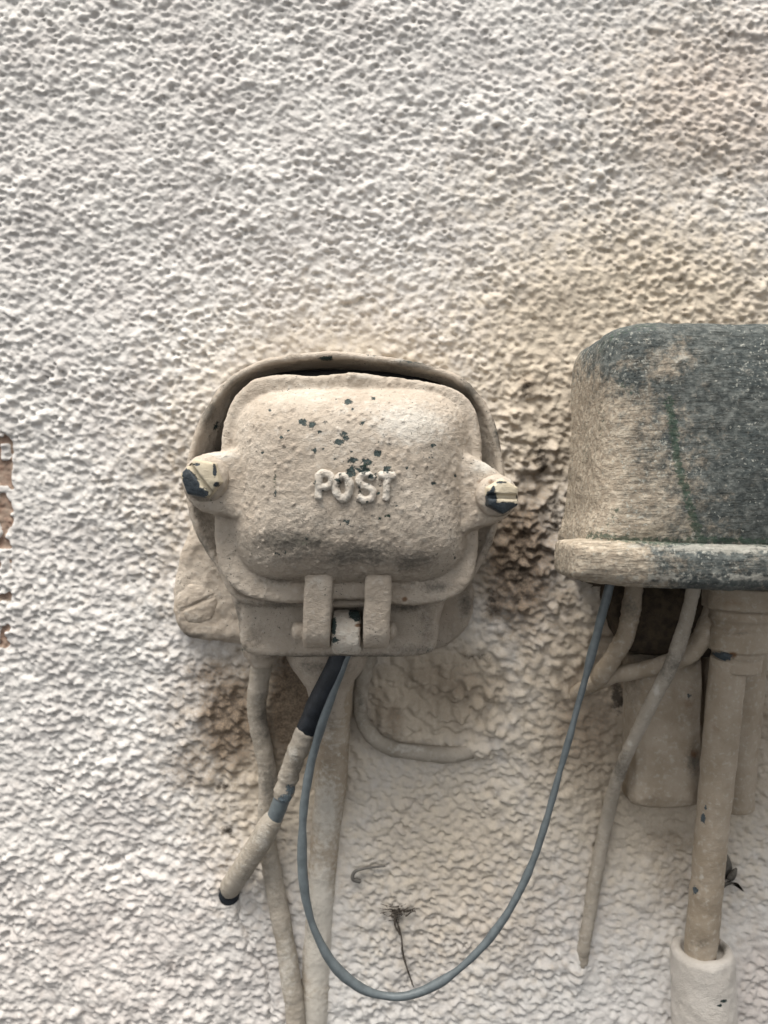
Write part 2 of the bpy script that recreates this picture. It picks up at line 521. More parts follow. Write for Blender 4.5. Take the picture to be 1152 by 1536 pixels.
stain = {
 'tan': MX(G(540, 720, 330, 290, 1.0), G(960, 560, 360, 300, 1.0), G(980, 1080, 300, 330, 1.0), G(440, 1130, 190, 260, .85),
           G(1050, 180, 260, 260, .55), G(800, 300, 260, 170, .45), G(680, 1250, 270, 290, .7), G(650, 1040, 190, 130, .95)),
 'pink': MX(G(1090, 150, 200, 160, .8), G(150, 1450, 420, 380, .6), G(330, 1420, 130, 120, .4), G(760, 1380, 260, 140, .45), G(1130, 1480, 60, 130, .8), G(560, 900, 350, 150, .2)),
 'brown': MX(G(440, 1060, 45, 105, 1.4), G(345, 1080, 65, 110, 1.05), G(320, 1010, 60, 30, .8), G(300, 1000, 60, 30, .4), G(780, 840, 75, 130, 1.1), G(810, 860, 110, 240, .6), G(330, 1080, 150, 160, .5), G(680, 1030, 130, 80, .62), G(570, 1060, 30, 60, .6), G(745, 905, 25, 45, .9),
             G(805, 740, 45, 90, .65), G(790, 575, 24, 28, .6), G(1000, 1262, 75, 50, .55), G(905, 1010, 35, 60, .6),
             G(960, 990, 150, 130, .75), G(1000, 1150, 170, 130, .5), G(560, 1010, 130, 40, .45), G(240, 900, 30, 130, .35), G(840, 900, 60, 70, .6), G(290, 1150, 70, 60, .65), G(300, 1080, 120, 130, .4), G(880, 1080, 90, 140, .75), G(1080, 1080, 120, 160, .7), G(640, 1010, 70, 45, .6), G(590, 1080, 24, 45, .75), G(660, 1070, 60, 40, .35), G(1010, 1320, 40, 60, .5),
             G(480, 1400, 30, 120, .3), G(0, 1300, 40, 30, .2), G(255, 780, 40, 160, .3), G(470, 1340, 80, 60, .3)),
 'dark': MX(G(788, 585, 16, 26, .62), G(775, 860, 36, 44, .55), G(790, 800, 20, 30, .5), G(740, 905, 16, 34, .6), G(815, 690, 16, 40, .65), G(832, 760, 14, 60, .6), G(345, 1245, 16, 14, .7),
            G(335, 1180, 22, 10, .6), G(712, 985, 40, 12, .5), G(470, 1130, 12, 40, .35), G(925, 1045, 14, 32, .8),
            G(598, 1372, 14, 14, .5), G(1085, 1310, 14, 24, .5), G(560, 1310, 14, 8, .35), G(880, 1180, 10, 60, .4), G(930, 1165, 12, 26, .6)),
 'brick': brick}

# coarser skirt beyond the frame so the wall carries on
def axis(a, n):
    step = 4.0; out = []; v = 0
    while v < n:
        v += step; out.append(v); step *= 1.06
    return np.array(out)
ex = axis(0, 2600)
ax = np.r_[X0 - ex[::-1], gx, gx[-1] + ex]; ay = np.r_[Y0 - ex[::-1], gy, gy[-1] + ex]
ix = np.round((ax - X0) / ST).astype(int); iy = np.round((ay - Y0) / ST).astype(int)
def refl(i, n):
    i = np.mod(i, 2 * n - 2); return np.where(i >= n, 2 * n - 2 - i, i)
inx = (ix >= 0) & (ix < NX); iny = (iy >= 0) & (iy < NY)
I, J = np.meshgrid(refl(iy, NY), refl(ix, NX), indexing='ij')
HH = H[I, J]
INS = np.outer(iny, inx)
AX, AY = np.meshgrid(ax, ay)
droop = np.where(INS, .35, 0)                         # lumps sag, so their undersides tuck in
VW = np.stack([(AX - 576) * PX, -HH * 1e-3, ZC - (AY - 768) * PX - HH * droop * 1e-3], -1).reshape(-1, 3)
ny, nx = len(ay), len(ax)
idx = np.arange(ny * nx).reshape(ny, nx)
Q = np.stack([idx[:-1, :-1], idx[1:, :-1], idx[1:, 1:], idx[:-1, 1:]], -1).reshape(-1, 4)
mw = bpy.data.meshes.new('wall')
mw.vertices.add(len(VW)); mw.vertices.foreach_set('co', VW.astype(np.float32).ravel())
mw.loops.add(Q.size); mw.loops.foreach_set('vertex_index', Q.astype(np.int32).ravel())
mw.polygons.add(len(Q)); mw.polygons.foreach_set('loop_start', np.arange(0, Q.size, 4, dtype=np.int32))
mw.polygons.foreach_set('use_smooth', np.ones(len(Q), bool))
mw.update(calc_edges=True)
for k, f in stain.items():
    A = mw.attributes.new(k, 'FLOAT', 'POINT')
    v = f[np.clip(iy, 0, NY - 1)[:, None], np.clip(ix, 0, NX - 1)[None, :]]
    if k == 'brick': v = np.where(INS, v, 0)
    A.data.foreach_set('value', v.astype(np.float32).ravel())
mw.materials.append(M_WALL)
wall = bpy.data.objects.new('wall', mw); COL.objects.link(wall)
tag(wall, 'rough off white rendered wall behind the boxes and cables', 'wall', kind='structure')

# ------------------------------------------------------------------ the POST terminal box
LUMP = ((7, .6), (1.7, .40), (.9, .25))
JB = thing('junction_box', 'beige painted cast metal terminal box with POST raised on its domed lid', 'junction box', P(520, 985, 0))

# back plate with its mounting lugs
plate = [prism([(300, 780), (275, 818), (262, 868), (258, 915), (268, 945), (300, 960), (380, 964), (420, 940), (400, 780)], 6, -2, 7.0, 3.2),
         prism([(640, 800), (690, 815), (706, 850), (712, 905), (700, 945), (672, 968), (630, 976), (600, 940), (600, 820)], 6, -2, 6.5, 3),
         prism([(380, 620), (520, 610), (660, 620), (670, 760), (660, 900), (520, 910), (380, 900), (365, 760)], 5, -2, 5, 1.5)]
finish('back_plate', bake(plate, .6, 8, ((9, 2.2), (3, .9), (1.2, .35))), M_BEIGE, JB,
       {'dirt': [(280, 955, 40, 10, .5), (700, 900, 14, 40, .5), (515, 512, 50, 16, .35)], 'pale': [(510, 508, 60, 14, .7)]})
BP = bpy.data.objects['back_plate']
sc = P(296, 905, 6.6)
sv = lathe(sc, (0, -1, 0), [(-2, 8.4), (-.4, 8.2), (.6, 7.0), (1.2, 4.8), (1.4, 0.5)])
scr = bake([sv], .4, 5, ((5, .9), (1.5, .3)))
# slot pressed into the screw head (still under the paint)
co = coords(scr); dirv = np.array((math.cos(.42), 0, math.sin(.42)))
rel = co - sc; along = rel @ dirv; perp = rel @ np.array((-math.sin(.42), 0, math.cos(.42)))
co[:, 1] += np.where((np.abs(along) < 6.5e-3) & (rel[:, 1] < .2e-3), 0.7e-3 * np.exp(-(perp / .6e-3) ** 2), 0)
scr.vertices.foreach_set('co', co.astype(np.float32).ravel())
finish('mounting_screw', scr, M_BEIGE, BP, {'dirt': [(270, 930, 16, 8, .4)]})

# tub: an arched open housing
tub_o = [(277, 720), (281, 680), (292, 645), (311, 606), (340, 568), (385, 542), (440, 530), (505, 526), (565, 532), (625, 542), (680, 558), (714, 584),
         (738, 620), (750, 660), (757, 705), (756, 750), (744, 800), (722, 850), (690, 888), (640, 908), (520, 912), (420, 910), (356, 902), (322, 850), (292, 800), (280, 760)]
oo = outline(tub_o, 43, 160); oi = offset(oo, -2.5)
py_o = 768 - (oo[:, 1] - ZC) / (PX * (D - .043) / D)
wt = np.clip((py_o - 550) / 75, .12, 1)              # the casting tapers inside, less so under the arch
tub = loft([at(offset(oo, 1.0), 1), at(offset(oo, .3), 25), at(oo, 42), at(offset(oo, -.7), 43.4), at(offset(oi, .6), 43.4), at(oi, 42.5), at(offset(oi, -3.2 * wt), 36), at(offset(oi, -6.5 * wt), 24), at(offset(oi, -8 * wt), 14)])
low = [prism([(356, 880), (356, 930), (360, 968), (378, 984), (430, 987), (510, 987), (590, 987), (640, 983), (655, 968), (660, 930), (660, 880), (510, 878)], 31, 1, 31, 2.0),
       lathe(P(392, 982, 17), (0.05, 0, -1), [(-3, 7.0), (0, 6.2), (2.0, 4.6), (3.6, 3.8), (4.4, 3)])]
spout = lathe(P(492, 983, 10), (0.02, 0, -1), [(-4, 15), (0, 15.0), (4, 13.2), (11, 8.2), (17, 6.8), (22, 6.4)])
body = bake([tub] + low, .55, 4, LUMP)
finish('housing', body, M_BEIGE, JB, {
    'dirt': [(300, 830, 26, 70, .6), (420, 905, 80, 10, .55), (600, 910, 60, 10, .55), (510, 985, 150, 8, .6), (356, 940, 8, 50, .6), (640, 940, 16, 40, .45),  (380, 955, 20, 40, .4), (640, 545, 90, 12, .75), (710, 580, 24, 24, .75), (748, 640, 14, 60, .65), (310, 610, 20, 40, .5), (620, 975, 40, 12, .5),
             (345, 570, 30, 22, .35), (430, 530, 60, 8, .35), (735, 820, 18, 40, .4), (365, 975, 10, 20, .5)],
    'chip': [(490, 538, 16, 7, .75), (325, 640, 10, 14, .6), (635, 543, 60, 6, .6), (700, 567, 24, 8, .5), (563, 533, 24, 5, .5), (745, 650, 8, 40, .4), (320, 590, 14, 14, .35), (365, 975, 14, 8, .45), (640, 975, 20, 8, .45)],
    'pale': [(560, 535, 60, 6, .5), (600, 540, 20, 5, .7), (370, 545, 60, 10, .4)]})
finish('cable_spout', bake([spout], .6, 4, LUMP), M_BEIGE, JB, {'dirt': [(480, 1000, 60, 14, .4)]})
# connection block inside the housing, coloured black for the shade in the lid gap
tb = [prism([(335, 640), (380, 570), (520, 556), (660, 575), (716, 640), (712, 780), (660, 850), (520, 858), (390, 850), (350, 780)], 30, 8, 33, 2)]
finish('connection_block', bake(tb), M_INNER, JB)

# lid
fl_o = [(331, 700), (331, 660), (338, 622), (354, 590), (380, 568), (415, 561), (470, 562), (530, 558), (600, 566), (655, 574), (693, 588), (714, 615),
        (722, 652), (723, 700), (719, 780), (717, 830), (709, 868), (690, 892), (655, 905), (600, 908), (540, 900), (480, 902), (430, 906), (385, 900), (350, 884),
        (329, 856), (322, 820), (320, 780), (325, 740)]
HF = 49.0
fo = outline(fl_o, HF, 200)
flange = loft([at(offset(fo, -.8), HF - 5.6), at(fo, HF - 4.2), at(fo, HF - 1.6), at(offset(fo, -.5), HF - .5), at(offset(fo, -1.4), HF), at(offset(fo, -4.0), HF - .2), at(offset(fo, -8), HF - .8)])
def super_outline(cx, cy, a, b, e, n=200):
    t = np.linspace(0, 2 * math.pi, n, endpoint=False) + math.pi
    c, s = np.cos(t), np.sin(t)
    return np.stack([cx + a * np.sign(c) * np.abs(c) ** (2 / e), cy - b * np.sign(s) * np.abs(s) ** (2 / e)], 1)
dome_px = super_outline(527, 729, 170, 138, 4.4)
dxz = np.array([P(a, b, HF) for a, b in dome_px])[:, [0, 2]]
cen = dxz.mean(0)
DH = 14.5
rs = [1.06, 1.045, 1.03, 1.015, 1.0, .985, .965, .94, .91, .87, .82, .76, .68, .58, .45, .3, .12]
loops = [at(cen + (dxz - cen) * 1.0, HF - 4), at(cen + (dxz - cen) * 1.05, HF - 3)]
for r in rs:
    hgt = DH * max(0, 1 - (min(r, 1.06) / 1.06) ** 4.6) ** .9
    loops.append(at(cen + (dxz - cen) * r, HF - .6 + hgt))
dome = loft(loops)
earL = prism([(372, 676), (335, 676), (300, 682), (279, 697), (270, 722), (280, 750), (303, 768), (340, 776), (372, 778)], 54, HF - 5, 55, 3.0)
earR = prism([(690, 684), (722, 690), (748, 707), (768, 728), (774, 752), (762, 774), (740, 786), (715, 794), (690, 796)], 54, HF - 5, 55, 3.0)
lid = bake([flange, dome, earL, earR], .42, 14, ((9, .7), (2.4, .50), (1.0, .38)))
# grit and nibs caught under the paint
co = coords(lid); px_, py_ = proj(co)
nib = np.zeros(len(co))
fr = np.where(co[:, 1] < -.046)[0]
for i in range(520):
    j = fr[rng.integers(len(fr))]
    r = rng.uniform(.45, .95) * 1e-3; hgt = rng.uniform(.2, .65) * 1e-3
    d = np.sum((co[fr] - co[j]) ** 2, 1)
    nib[fr] = np.maximum(nib[fr], hgt * np.exp(-d / (r * .7) ** 2))
# old brush-mark of thick paint near the top of the lid
for (x, y, rx) in [(420, 606, 6), (428, 602, 6), (436, 606, 5), (440, 612, 5), (428, 614, 6), (404, 606, 4), (396, 604, 3), (545, 562, 10), (530, 560, 8)]:
    nib[fr] = np.maximum(nib[fr], .7e-3 * np.exp(-(((px_[fr] - x) ** 2 + (py_[fr] - y) ** 2) / rx ** 2)))
co[:, 1] -= nib
lid.vertices.foreach_set('co', co.astype(np.float32).ravel())
chips = [(523, 603, 9, 6, .95), (455, 633, 9, 8, .9), (468, 637, 9, 7, .9), (487, 632, 7, 5, .75), (421, 655, 7, 5, .75), (440, 608, 14, 5, .45), (400, 606, 12, 4, .4),
         (528, 690, 12, 8, .8), (548, 692, 12, 9, .75), (566, 680, 9, 8, .85), (581, 704, 9, 9, .85), (545, 704, 14, 11, .8), (527, 708, 12, 12, .85), (560, 715, 14, 10, .6),
         (471, 676, 7, 7, .7), (412, 720, 5, 20, .5), (413, 740, 8, 8, .6), (578, 775, 16, 6, .55), (510, 722, 6, 22, .55), (540, 735, 5, 22, .55), (645, 690, 12, 30, .45), (560, 598, 7, 5, .7), (556, 620, 6, 5, .65),
         (680, 838, 10, 8, .45), (420, 830, 30, 8, .45), (380, 865, 30, 6, .3), (570, 755, 80, 40, .28), (480, 790, 90, 30, .25), (640, 660, 60, 60, .3), (470, 650, 80, 50, .25)]
cr = np.random.default_rng(8)
for i in range(80):
    q_ = cr.uniform(0, 1)
    x_, y_ = (cr.normal(545, 45), cr.normal(715, 30)) if q_ < .35 else (cr.uniform(375, 690), cr.uniform(595, 860))
    r_ = cr.gamma(2.2, 1.2) + 1.2
    chips.append((x_, y_, r_ * cr.uniform(.8, 1.6), r_, cr.uniform(.4, .95)))
LID = finish('lid', lid, M_BEIGE, JB, {
    'chip': chips,
    'dirt': [(440, 812, 80, 22, .72), (540, 832, 100, 26, .58), (620, 842, 60, 22, .5), (640, 670, 40, 60, .3), (520, 790, 180, 60, .32), (560, 865, 60, 10, .3), (440, 830, 60, 30, .35), (500, 850, 120, 20, .3), (690, 760, 20, 80, .25), (420, 870, 60, 10, .4), (650, 880, 60, 12, .45)],
    'rust': [(607, 899, 7, 6, .8), (683, 837, 8, 7, .5), (722, 722, 14, 12, .5), (735, 730, 12, 6, .6)],
    'green': [(412, 722, 6, 26, .55), (550, 700, 60, 26, .42), (450, 815, 80, 18, .42), (560, 825, 90, 22, .32), (640, 690, 40, 60, .28), (575, 775, 20, 10, .5)],
    'pale': [(560, 610, 150, 34, .45), (610, 635, 90, 50, .75), (470, 590, 110, 22, .5), (500, 660, 120, 60, .4), (330, 684, 40, 10, .75), (725, 700, 28, 16, .8), (540, 566, 40, 8, .6)]})

def lid_bvh():
    return BVHTree.FromPolygons([Vector(v) for v in lidco], lidpoly)
lidco = coords(lid) + np.array(WORLD['junction_box'])
lidpoly = [tuple(p.vertices) for p in lid.polygons]
BV = lid_bvh()
CAM = Vector((0, -D, ZC))
def hit(px, py):
    q = Vector(P(px, py, 0)) - CAM
    h_, nn, i_, d_ = BV.ray_cast(CAM, q.normalized())
    return np.array(h_), np.array(nn)

# raised letters, thick with paint
def stroke(pts, r=1.25, n=40):
    out = []
    for (x, y) in catmull(pts, max(6, len(pts) * 3)):
        p, nn = hit(x, y)
        out.append((*(p + np.array((0, -.25e-3, 0))), r * 1e-3))
    return tube(out, n=n, seg=10)
L_P = [stroke([(478, 712), (478, 730), (478, 748)]), stroke([(478, 712), (488, 710), (497, 716), (497, 725), (489, 731), (479, 731)])]
aO = np.linspace(0, 2 * math.pi, 13)
L_O = [stroke([(514 + 10.5 * math.sin(t), 731 - 17 * math.cos(t)) for t in aO], 1.3, 60)]
L_S = [stroke([(560, 719), (553, 713), (543, 714), (539, 722), (545, 729), (555, 733), (560, 741), (555, 749), (545, 750), (538, 745)], 1.25, 60)]
L_T = [stroke([(569, 714), (580, 713), (592, 714)]), stroke([(581, 714), (580, 732), (579, 750)])]
for g in (L_P, L_O, L_S, L_T):
    finish('letter', bake(g, .28, 3, ((1.8, .6), (.7, .28))), M_BEIGE, LID, {'pale': lambda px, py, co: np.full(len(px), .62), 'chip': chips, 'dirt': [(480, 752, 10, 5, .3)]})

# hinge lugs: bent arms running from the lid down to the pin
def lug(xt, xb, wd):
    """side profile (y pixel, height) swept across the lug's width"""
    prof = [(858, 52), (864, 55.5), (885, 55), (905, 54), (930, 53), (955, 51.5), (972, 48), (981, 42), (980, 36), (968, 33), (940, 33), (915, 38), (900, 43), (880, 45), (862, 46)]
    prof = catmull(prof, 60, True)
    loops = []
    for sx, ins in ((-1, .9), (-.86, .35), (-.7, 0), (.7, 0), (.86, .35), (1, .9)):
        l = []
        cy, ch = prof[:, 0].mean(), prof[:, 1].mean()
        for y, h in prof:
            y2 = y + np.sign(cy - y) * ins * 3; h2 = h + np.sign(ch - h) * ins
            f = (y - 860) / 120
            c0 = P(xt + (xb - xt) * f, y2, 52); s_ = wd * .5 * PX * (D - .052) / D
            z = P(500, y2, 52)[2]
            l.append((c0[0] + sx * s_, -h2 * 1e-3, z))
        loops.append(np.array(l))
    return loft(loops)
for xt, xb, wd in ((479, 472, 41), (568, 563, 40)):
    finish('hinge_lug', bake([lug(xt, xb, wd)], .42, 3, ((5, .5), (1.6, .35))), M_BEIGE, LID,
           {'dirt': [(xb, 978, 22, 8, .55)], 'pale': [(xt, 870, 16, 14, .5), (xb, 930, 12, 30, .35)], 'chip': [(xt + 10, 893, 6, 4, .5)]})
kc = P(519, 948, 41)
a, b = P(499, 948, 41)[0], P(541, 948, 41)[0]
kn = lathe(np.array((a, kc[1], kc[2])), (1, 0, 0), [(0, 6.2), (.6, 7.0), ((b - a) * 1e3 - .6, 7.0), ((b - a) * 1e3, 6.2)])
kb = box3(501, 539, 925, 982, 20, 40, 41)
finish('hinge_knuckle', bake([kn, kb], .4, 2, ((2.5, .7),)), M_BEIGE, JB, {
    'chip': [(533, 922, 13, 13, 1.0), (501, 940, 6, 22, .95), (503, 960, 9, 10, .8), (520, 912, 24, 4, .7)], 'rust': [(538, 938, 8, 4, 1.0)],
    'pale': lambda px, py, co: np.full(len(px), .6)})
for x0, x1, x2 in ((452, 440, 434), (583, 592, 597)):
    a = P(x0, 946, 42); b = P(x1, 946, 42); s_ = np.sign(x1 - x0)
    ln = abs(b[0] - a[0]) * 1e3
    finish('hinge_pin', bake([lathe(a, (s_, 0, 0), [(-2, 2.9), (ln - .8, 2.9), (ln, 2.2), (ln + .6, .8)], 24)], .35, 2, ((2, .5),)), M_BEIGE, JB)

# two slotted hexagon bolts
def bolt(px, py, h, rad, slot, rot, tilt, chipl, wob):
    ax = np.array((tilt[0], -1, tilt[1])); ax /= np.linalg.norm(ax)
    c = P(px, py, h)
    u = np.cross(ax, (0, 0, 1)); u /= np.linalg.norm(u); v = np.cross(u, ax)
    def hexa(t, r, n=72):
        a = np.linspace(0, 2 * math.pi, n, endpoint=False)
        k = math.pi / 3
        rr = r * math.cos(k / 2) / np.cos(np.mod(a - rot, k) - k / 2) * 1e-3
        return c + ax * t * 1e-3 + np.cos(a)[:, None] * rr[:, None] * u + np.sin(a)[:, None] * rr[:, None] * v
    g = loft([hexa(-8, rad), hexa(-.9, rad), hexa(-.2, rad * .93), hexa(.25, rad * .6), hexa(.4, rad * .1)])
    me = bake([g], .28, 1, ((2, .25),))
    co = coords(me); rel = co - c
    d = u * math.cos(slot) + v * math.sin(slot); e = -u * math.sin(slot) + v * math.cos(slot)
    pr = rel @ e; dep = rel @ ax
    k = np.where(dep > -1.4e-3, np.exp(-(pr / .75e-3) ** 4), 0) * 1.5e-3
    co -= k[:, None] * ax
    me.vertices.foreach_set('co', co.astype(np.float32).ravel())
    finish('bolt', me, M_BOLT, JB, {'chip': chipl, 'dirt': [(px + 10, py + 26, 14, 5, .5)]})
    col = lathe(c, ax, [(-9, rad + 1.1), (-5.5, rad + 1.0), (-4.2, rad + .3), (-3.6, rad - .8)])
    finish('bolt_collar', bake([col], .4, 3, ((3, .6),)), M_BEIGE, JB, {'rust': [(px - 20, py - 22, 12, 8, .7)] if px > 576 else [], 'pale': [(px, py - 24, 26, 10, .6)], 'dirt': [(px, py + 28, 24, 8, .5)]})
bolt(299, 718, 60.5, 6.2, 0.92, .2, (-.10, -.04),
     [(285, 728, 13, 18, 2.2), (296, 740, 16, 8, 2.0), (280, 712, 7, 9, 1.8), (294, 697, 8, 3, .9), (322, 706, 4, 14, .95), (325, 727, 6, 5, 1.1), (308, 742, 8, 4, .9)], 0)
bolt(756, 745, 62.5, 5.3, 0.02, .5, (.16, -.05),
     [(757, 763, 28, 9, 2.4), (736, 752, 9, 16, 2.2), (740, 735, 5, 10, .8), (752, 723, 12, 3, .8), (778, 745, 4, 12, .9)], 0)

# ------------------------------------------------------------------ cables at the POST box
TC = thing('telephone_cable', 'thick cable in black sleeve running from the POST box into a wall hole', 'cable', P(345, 1335, 3))
pts_all = [(514, 970, 27, 30), (499, 1010, 27, 32), (478, 1055, 25, 34), (458, 1100, 22, 33)]
finish('black_sleeve', bake([ptube(pts_all, n=70, wob=.03)], None, 0, ((4, .4),)), M_BLACK, TC)
finish('sheath', bake([ptube([(470, 1076, 23.4, 25), (456, 1104, 22, 31), (441, 1140, 19.5, 30), (431, 1172, 17, 30), (423, 1196, 16.3, 28)], n=90, wob=.05)], None, 0, ((3, .9), (1.2, .5))), M_CABLE, TC,
       {'dirt': [(445, 1150, 14, 40, .4)], 'chip': [(436, 1185, 10, 12, .9), (428, 1200, 14, 10, 1.2)], 'pale': [(440, 1130, 12, 20, .7)]})
finish('bare_section', bake([ptube([(432, 1170, 17, 24), (422, 1200, 16, 25), (412, 1226, 15, 25), (404, 1240, 14.5, 24)], n=40)], None, 0, ((4, .15),)), M_BLUE, TC)
finish('painted_section', bake([ptube([(412, 1226, 15, 28), (404, 1238, 14.5, 33), (388, 1266, 13, 34), (366, 1300, 9, 33), (349, 1325, 4, 31), (344, 1336, -3, 29)], n=160, wob=.015)], None, 0, ((8, .6), (1.4, .4), (.8, .25))), M_CABLE, TC,
       {'pale': [(392, 1258, 20, 30, .6), (360, 1305, 20, 20, .4)], 'dirt': [(372, 1315, 20, 12, .3)]})
finish('grommet', bake([lathe(P(344, 1340, -1), (0, -1, 0), [(-3, 3.6), (1.0, 4.0), (2.2, 3.6), (2.4, 2.6)])], .4, 2, ((2.5, .5),)), M_BLACK,
       label='black rubber grommet round the hole where the thick cable enters the wall', cat='grommet')

finish('hanging_cable', bake([ptube([(530, 960, 27, 11.2), (517, 995, 29, 11.2), (492, 1060, 28, 12.0), (470, 1130, 24, 12.0), (457, 1200, 24, 12.0), (453, 1275, 24, 12.5), (458, 1345, 24, 12.5), (474, 1400, 24, 12.9),
        (503, 1450, 24, 12.9), (545, 1484, 24, 12.9), (592, 1495, 24, 12.9), (640, 1484, 24, 12.9), (690, 1452, 24, 12.5), (740, 1400, 24, 12.0), (780, 1335, 24, 12.0), (810, 1262, 24, 11.6),
        (838, 1165, 24, 11.2), (864, 1070, 24, 11.2), (888, 980, 24, 11.2), (913, 885, 26, 11.2), (920, 860, 27, 11.2)], n=300, seg=14)], None, 0, ((20, 1.6), (6, .25))), M_BLUE,
       label='thin grey blue cable hanging in a loop between the two boxes', cat='cable')
finish('painted_cable', bake([ptube([(395, 975, 12, 30), (392, 1000, 11, 32), (385, 1060, 6, 30), (392, 1110, 4, 27), (401, 1160, 3, 28), (401, 1210, 3, 27), (399, 1250, 3, 27), (406, 1300, 3, 28), (420, 1370, 3, 29),
        (432, 1440, 3, 29), (443, 1520, 3, 29), (452, 1640, 3, 29)], n=320, wob=.02)], None, 0, ((12, 1.0), (1.6, .45), (.8, .3))), M_CABLE,
       attrs={'dirt': [(395, 1080, 20, 60, .45), (402, 1180, 18, 50, .5), (415, 1340, 16, 40, .3)], 'pale': [(430, 1450, 24, 100, .6)], 'chip': [(392, 1215, 8, 8, .5)]},
       label='painted cable dropping straight down the wall beneath the box corner spout', cat='cable')
finish('curled_wire', bake([ptube([(556, 975, 10, 26), (549, 1000, 9, 24), (541, 1040, 7, 22), (542, 1075, 6, 22), (558, 1104, 5, 23), (588, 1122, 4, 24), (625, 1128, 3.4, 24), (665, 1132, 2.2, 25), (700, 1128, .6, 24), (735, 1112, -4, 24)], n=200, wob=.03)], None, 0, ((4, .8), (1.4, .4))), M_CABLE, None,
       {'pale': [(610, 1122, 50, 12, .6)], 'dirt': [(540, 1060, 14, 40, .4)]}, label='short grey painted wire curling from the POST box into the plaster', cat='wire')
CP = finish('conduit_pipe', bake([ptube([(503, 1020, 9, 58), (502, 1060, 8, 52), (499, 1120, 5, 50), (496, 1180, 2.5, 49), (490, 1230, 0, 45), (484, 1300, -1.5, 43), (480, 1360, -2.2, 45), (474, 1460, -2.6, 48), (468, 1640, -3, 48)], n=200, wob=.02)], .6, 6, ((7, .7), (1.6, .3))), M_PIPE, None,
       {'chip': [(497, 1152, 4, 4, .6)], 'dirt': [(470, 1380, 20, 60, .35)], 'pale': [(480, 1400, 40, 160, 1.0), (474, 1560, 50, 120, 1.0), (487, 1220, 40, 90, .8), (500, 1100, 40, 60, .5)]},
       label='beige painted conduit pipe running down from the spout under the POST box', cat='pipe')

# ------------------------------------------------------------------ the weathered box on the right
WB = thing('cable_box', 'large dark weathered box with worn beige paint and green streaks', 'junction box', P(1170, 880, 0))
HC = 58
XM = 1172
left = [(1100, 487), (1015, 485), (958, 486), (923, 493), (904, 512), (898, 552), (899, 620), (894, 690), (888, 760), (882, 830)]
pts = left + [(1000, 850), (XM, 856), (2 * XM - 1000, 850)] + [(2 * XM - x, y) for x, y in left[::-1]]
co_ = outline(pts, HC, 220)
cvr = loft([at(offset(co_, .6), 25), at(offset(co_, .3), 40), at(co_, HC - 2)] +
           [at(offset(co_, -7 * (1 - math.cos(t))), HC - 2 + 12 * math.sin(t)) for t in np.linspace(.2, 1.45, 7)] +
           [at(co_.mean(0) + (offset(co_, -7) - co_.mean(0)) * s, HC + 10.2 + 4 * (1 - s ** 2)) for s in (.93, .8, .6, .3)])
def cover_tan(px, py, co):
    d = (px - 850) / 300 - (py - 600) / 900
    t = 1.0 - 1.2 * np.clip(d, -.2, 1.2) - .75 * np.clip((600 - py) / 110, 0, 1) * np.clip((px - 840) / 30, .3, 1)
    t = np.maximum(t, .55 * np.exp(-((px - 1000) / 60) ** 2 - ((py - 545) / 40) ** 2))
    return np.clip(t, .06, 1.1)
def green(px, py, co):
    f = np.zeros(len(px))
    for line, wd, st in (([(1003, 600), (1012, 650), (1018, 700), (1028, 735), (1036, 765), (1046, 795), (1052, 812)], 9, .85), ([(885, 803), (920, 806), (960, 811), (1010, 812), (1060, 810), (1150, 813)], 8, .8),
                         ([(880, 640), (878, 690)], 10, .4), ([(925, 765), (915, 785)], 9, .5), ([(900, 525), (930, 498), (980, 488)], 12, .45), ([(935, 575), (945, 590)], 14, .45), ([(905, 600), (900, 650)], 14, .35)):
        for (x, y) in catmull(line, 30):
            f = np.maximum(f, st * np.exp(-((px - x) ** 2 + (py - y) ** 2) / wd ** 2))
    return f
finish('cover', bake([cvr], .7, 22, ((10, 1.0), (2.6, .55), (1.2, .3))), M_COVER, WB, {'tan': cover_tan, 'green': green, 'grey': [(1010, 540, 90, 50, .5), (1120, 560, 90, 80, .42), (1000, 650, 80, 60, .35), (1120, 720, 60, 70, .3), (1060, 800, 100, 14, .55)]})
lp = [(859, 832), (860, 820), (868, 814), (890, 812), (960, 812), (1050, 816), (XM, 818)]
lpts = lp + [(2 * XM - x, y) for x, y in lp[:-1][::-1]] + [(2 * XM - 858, 832), (2 * XM - 858, 850), (2 * XM - 859, 864), (2 * XM - 868, 870), (2 * XM - 900, 876), (2 * XM - 1000, 884), (XM, 887), (1000, 884), (900, 876), (868, 871), (859, 864), (858, 850)]
lo = outline(lpts, 74, 220)
lip = loft([at(offset(lo, -1.2), 50), at(lo, 51), at(lo, 72), at(offset(lo, -.6), 74), at(offset(lo, -2.2), 75.8), at(offset(lo, -5), 76.4)])
def lip_tan(px, py, co):
    return np.clip(.95 - 1.0 * np.clip((px - 930) / 130, -.1, .75), .05, 1.1)
finish('lip', bake([lip], .7, 4, ((9, .9), (2.0, .5))), M_COVER, WB, {'tan': lip_tan, 'green': green, 'grey': [(1080, 822, 140, 14, .9), (960, 818, 90, 8, .6), (1000, 866, 140, 14, .65), (1130, 866, 120, 14, .65)]})
finish('back_block', bake([prism([(885, 600), (890, 560), (960, 545), (1172, 540), (1390, 545), (1455, 560), (1460, 600), (1460, 860), (1440, 875), (1172, 880), (900, 875), (885, 860)], 22, 0, 30, 3), prism([(930, 860), (1150, 860), (1152, 960), (1110, 985), (990, 985), (935, 965)], 12, 0, 12, 2)], .8, 3, ((5, 1.2),)), M_DARKB, WB)  # back of the box; its dark colour paints the shade below the lip

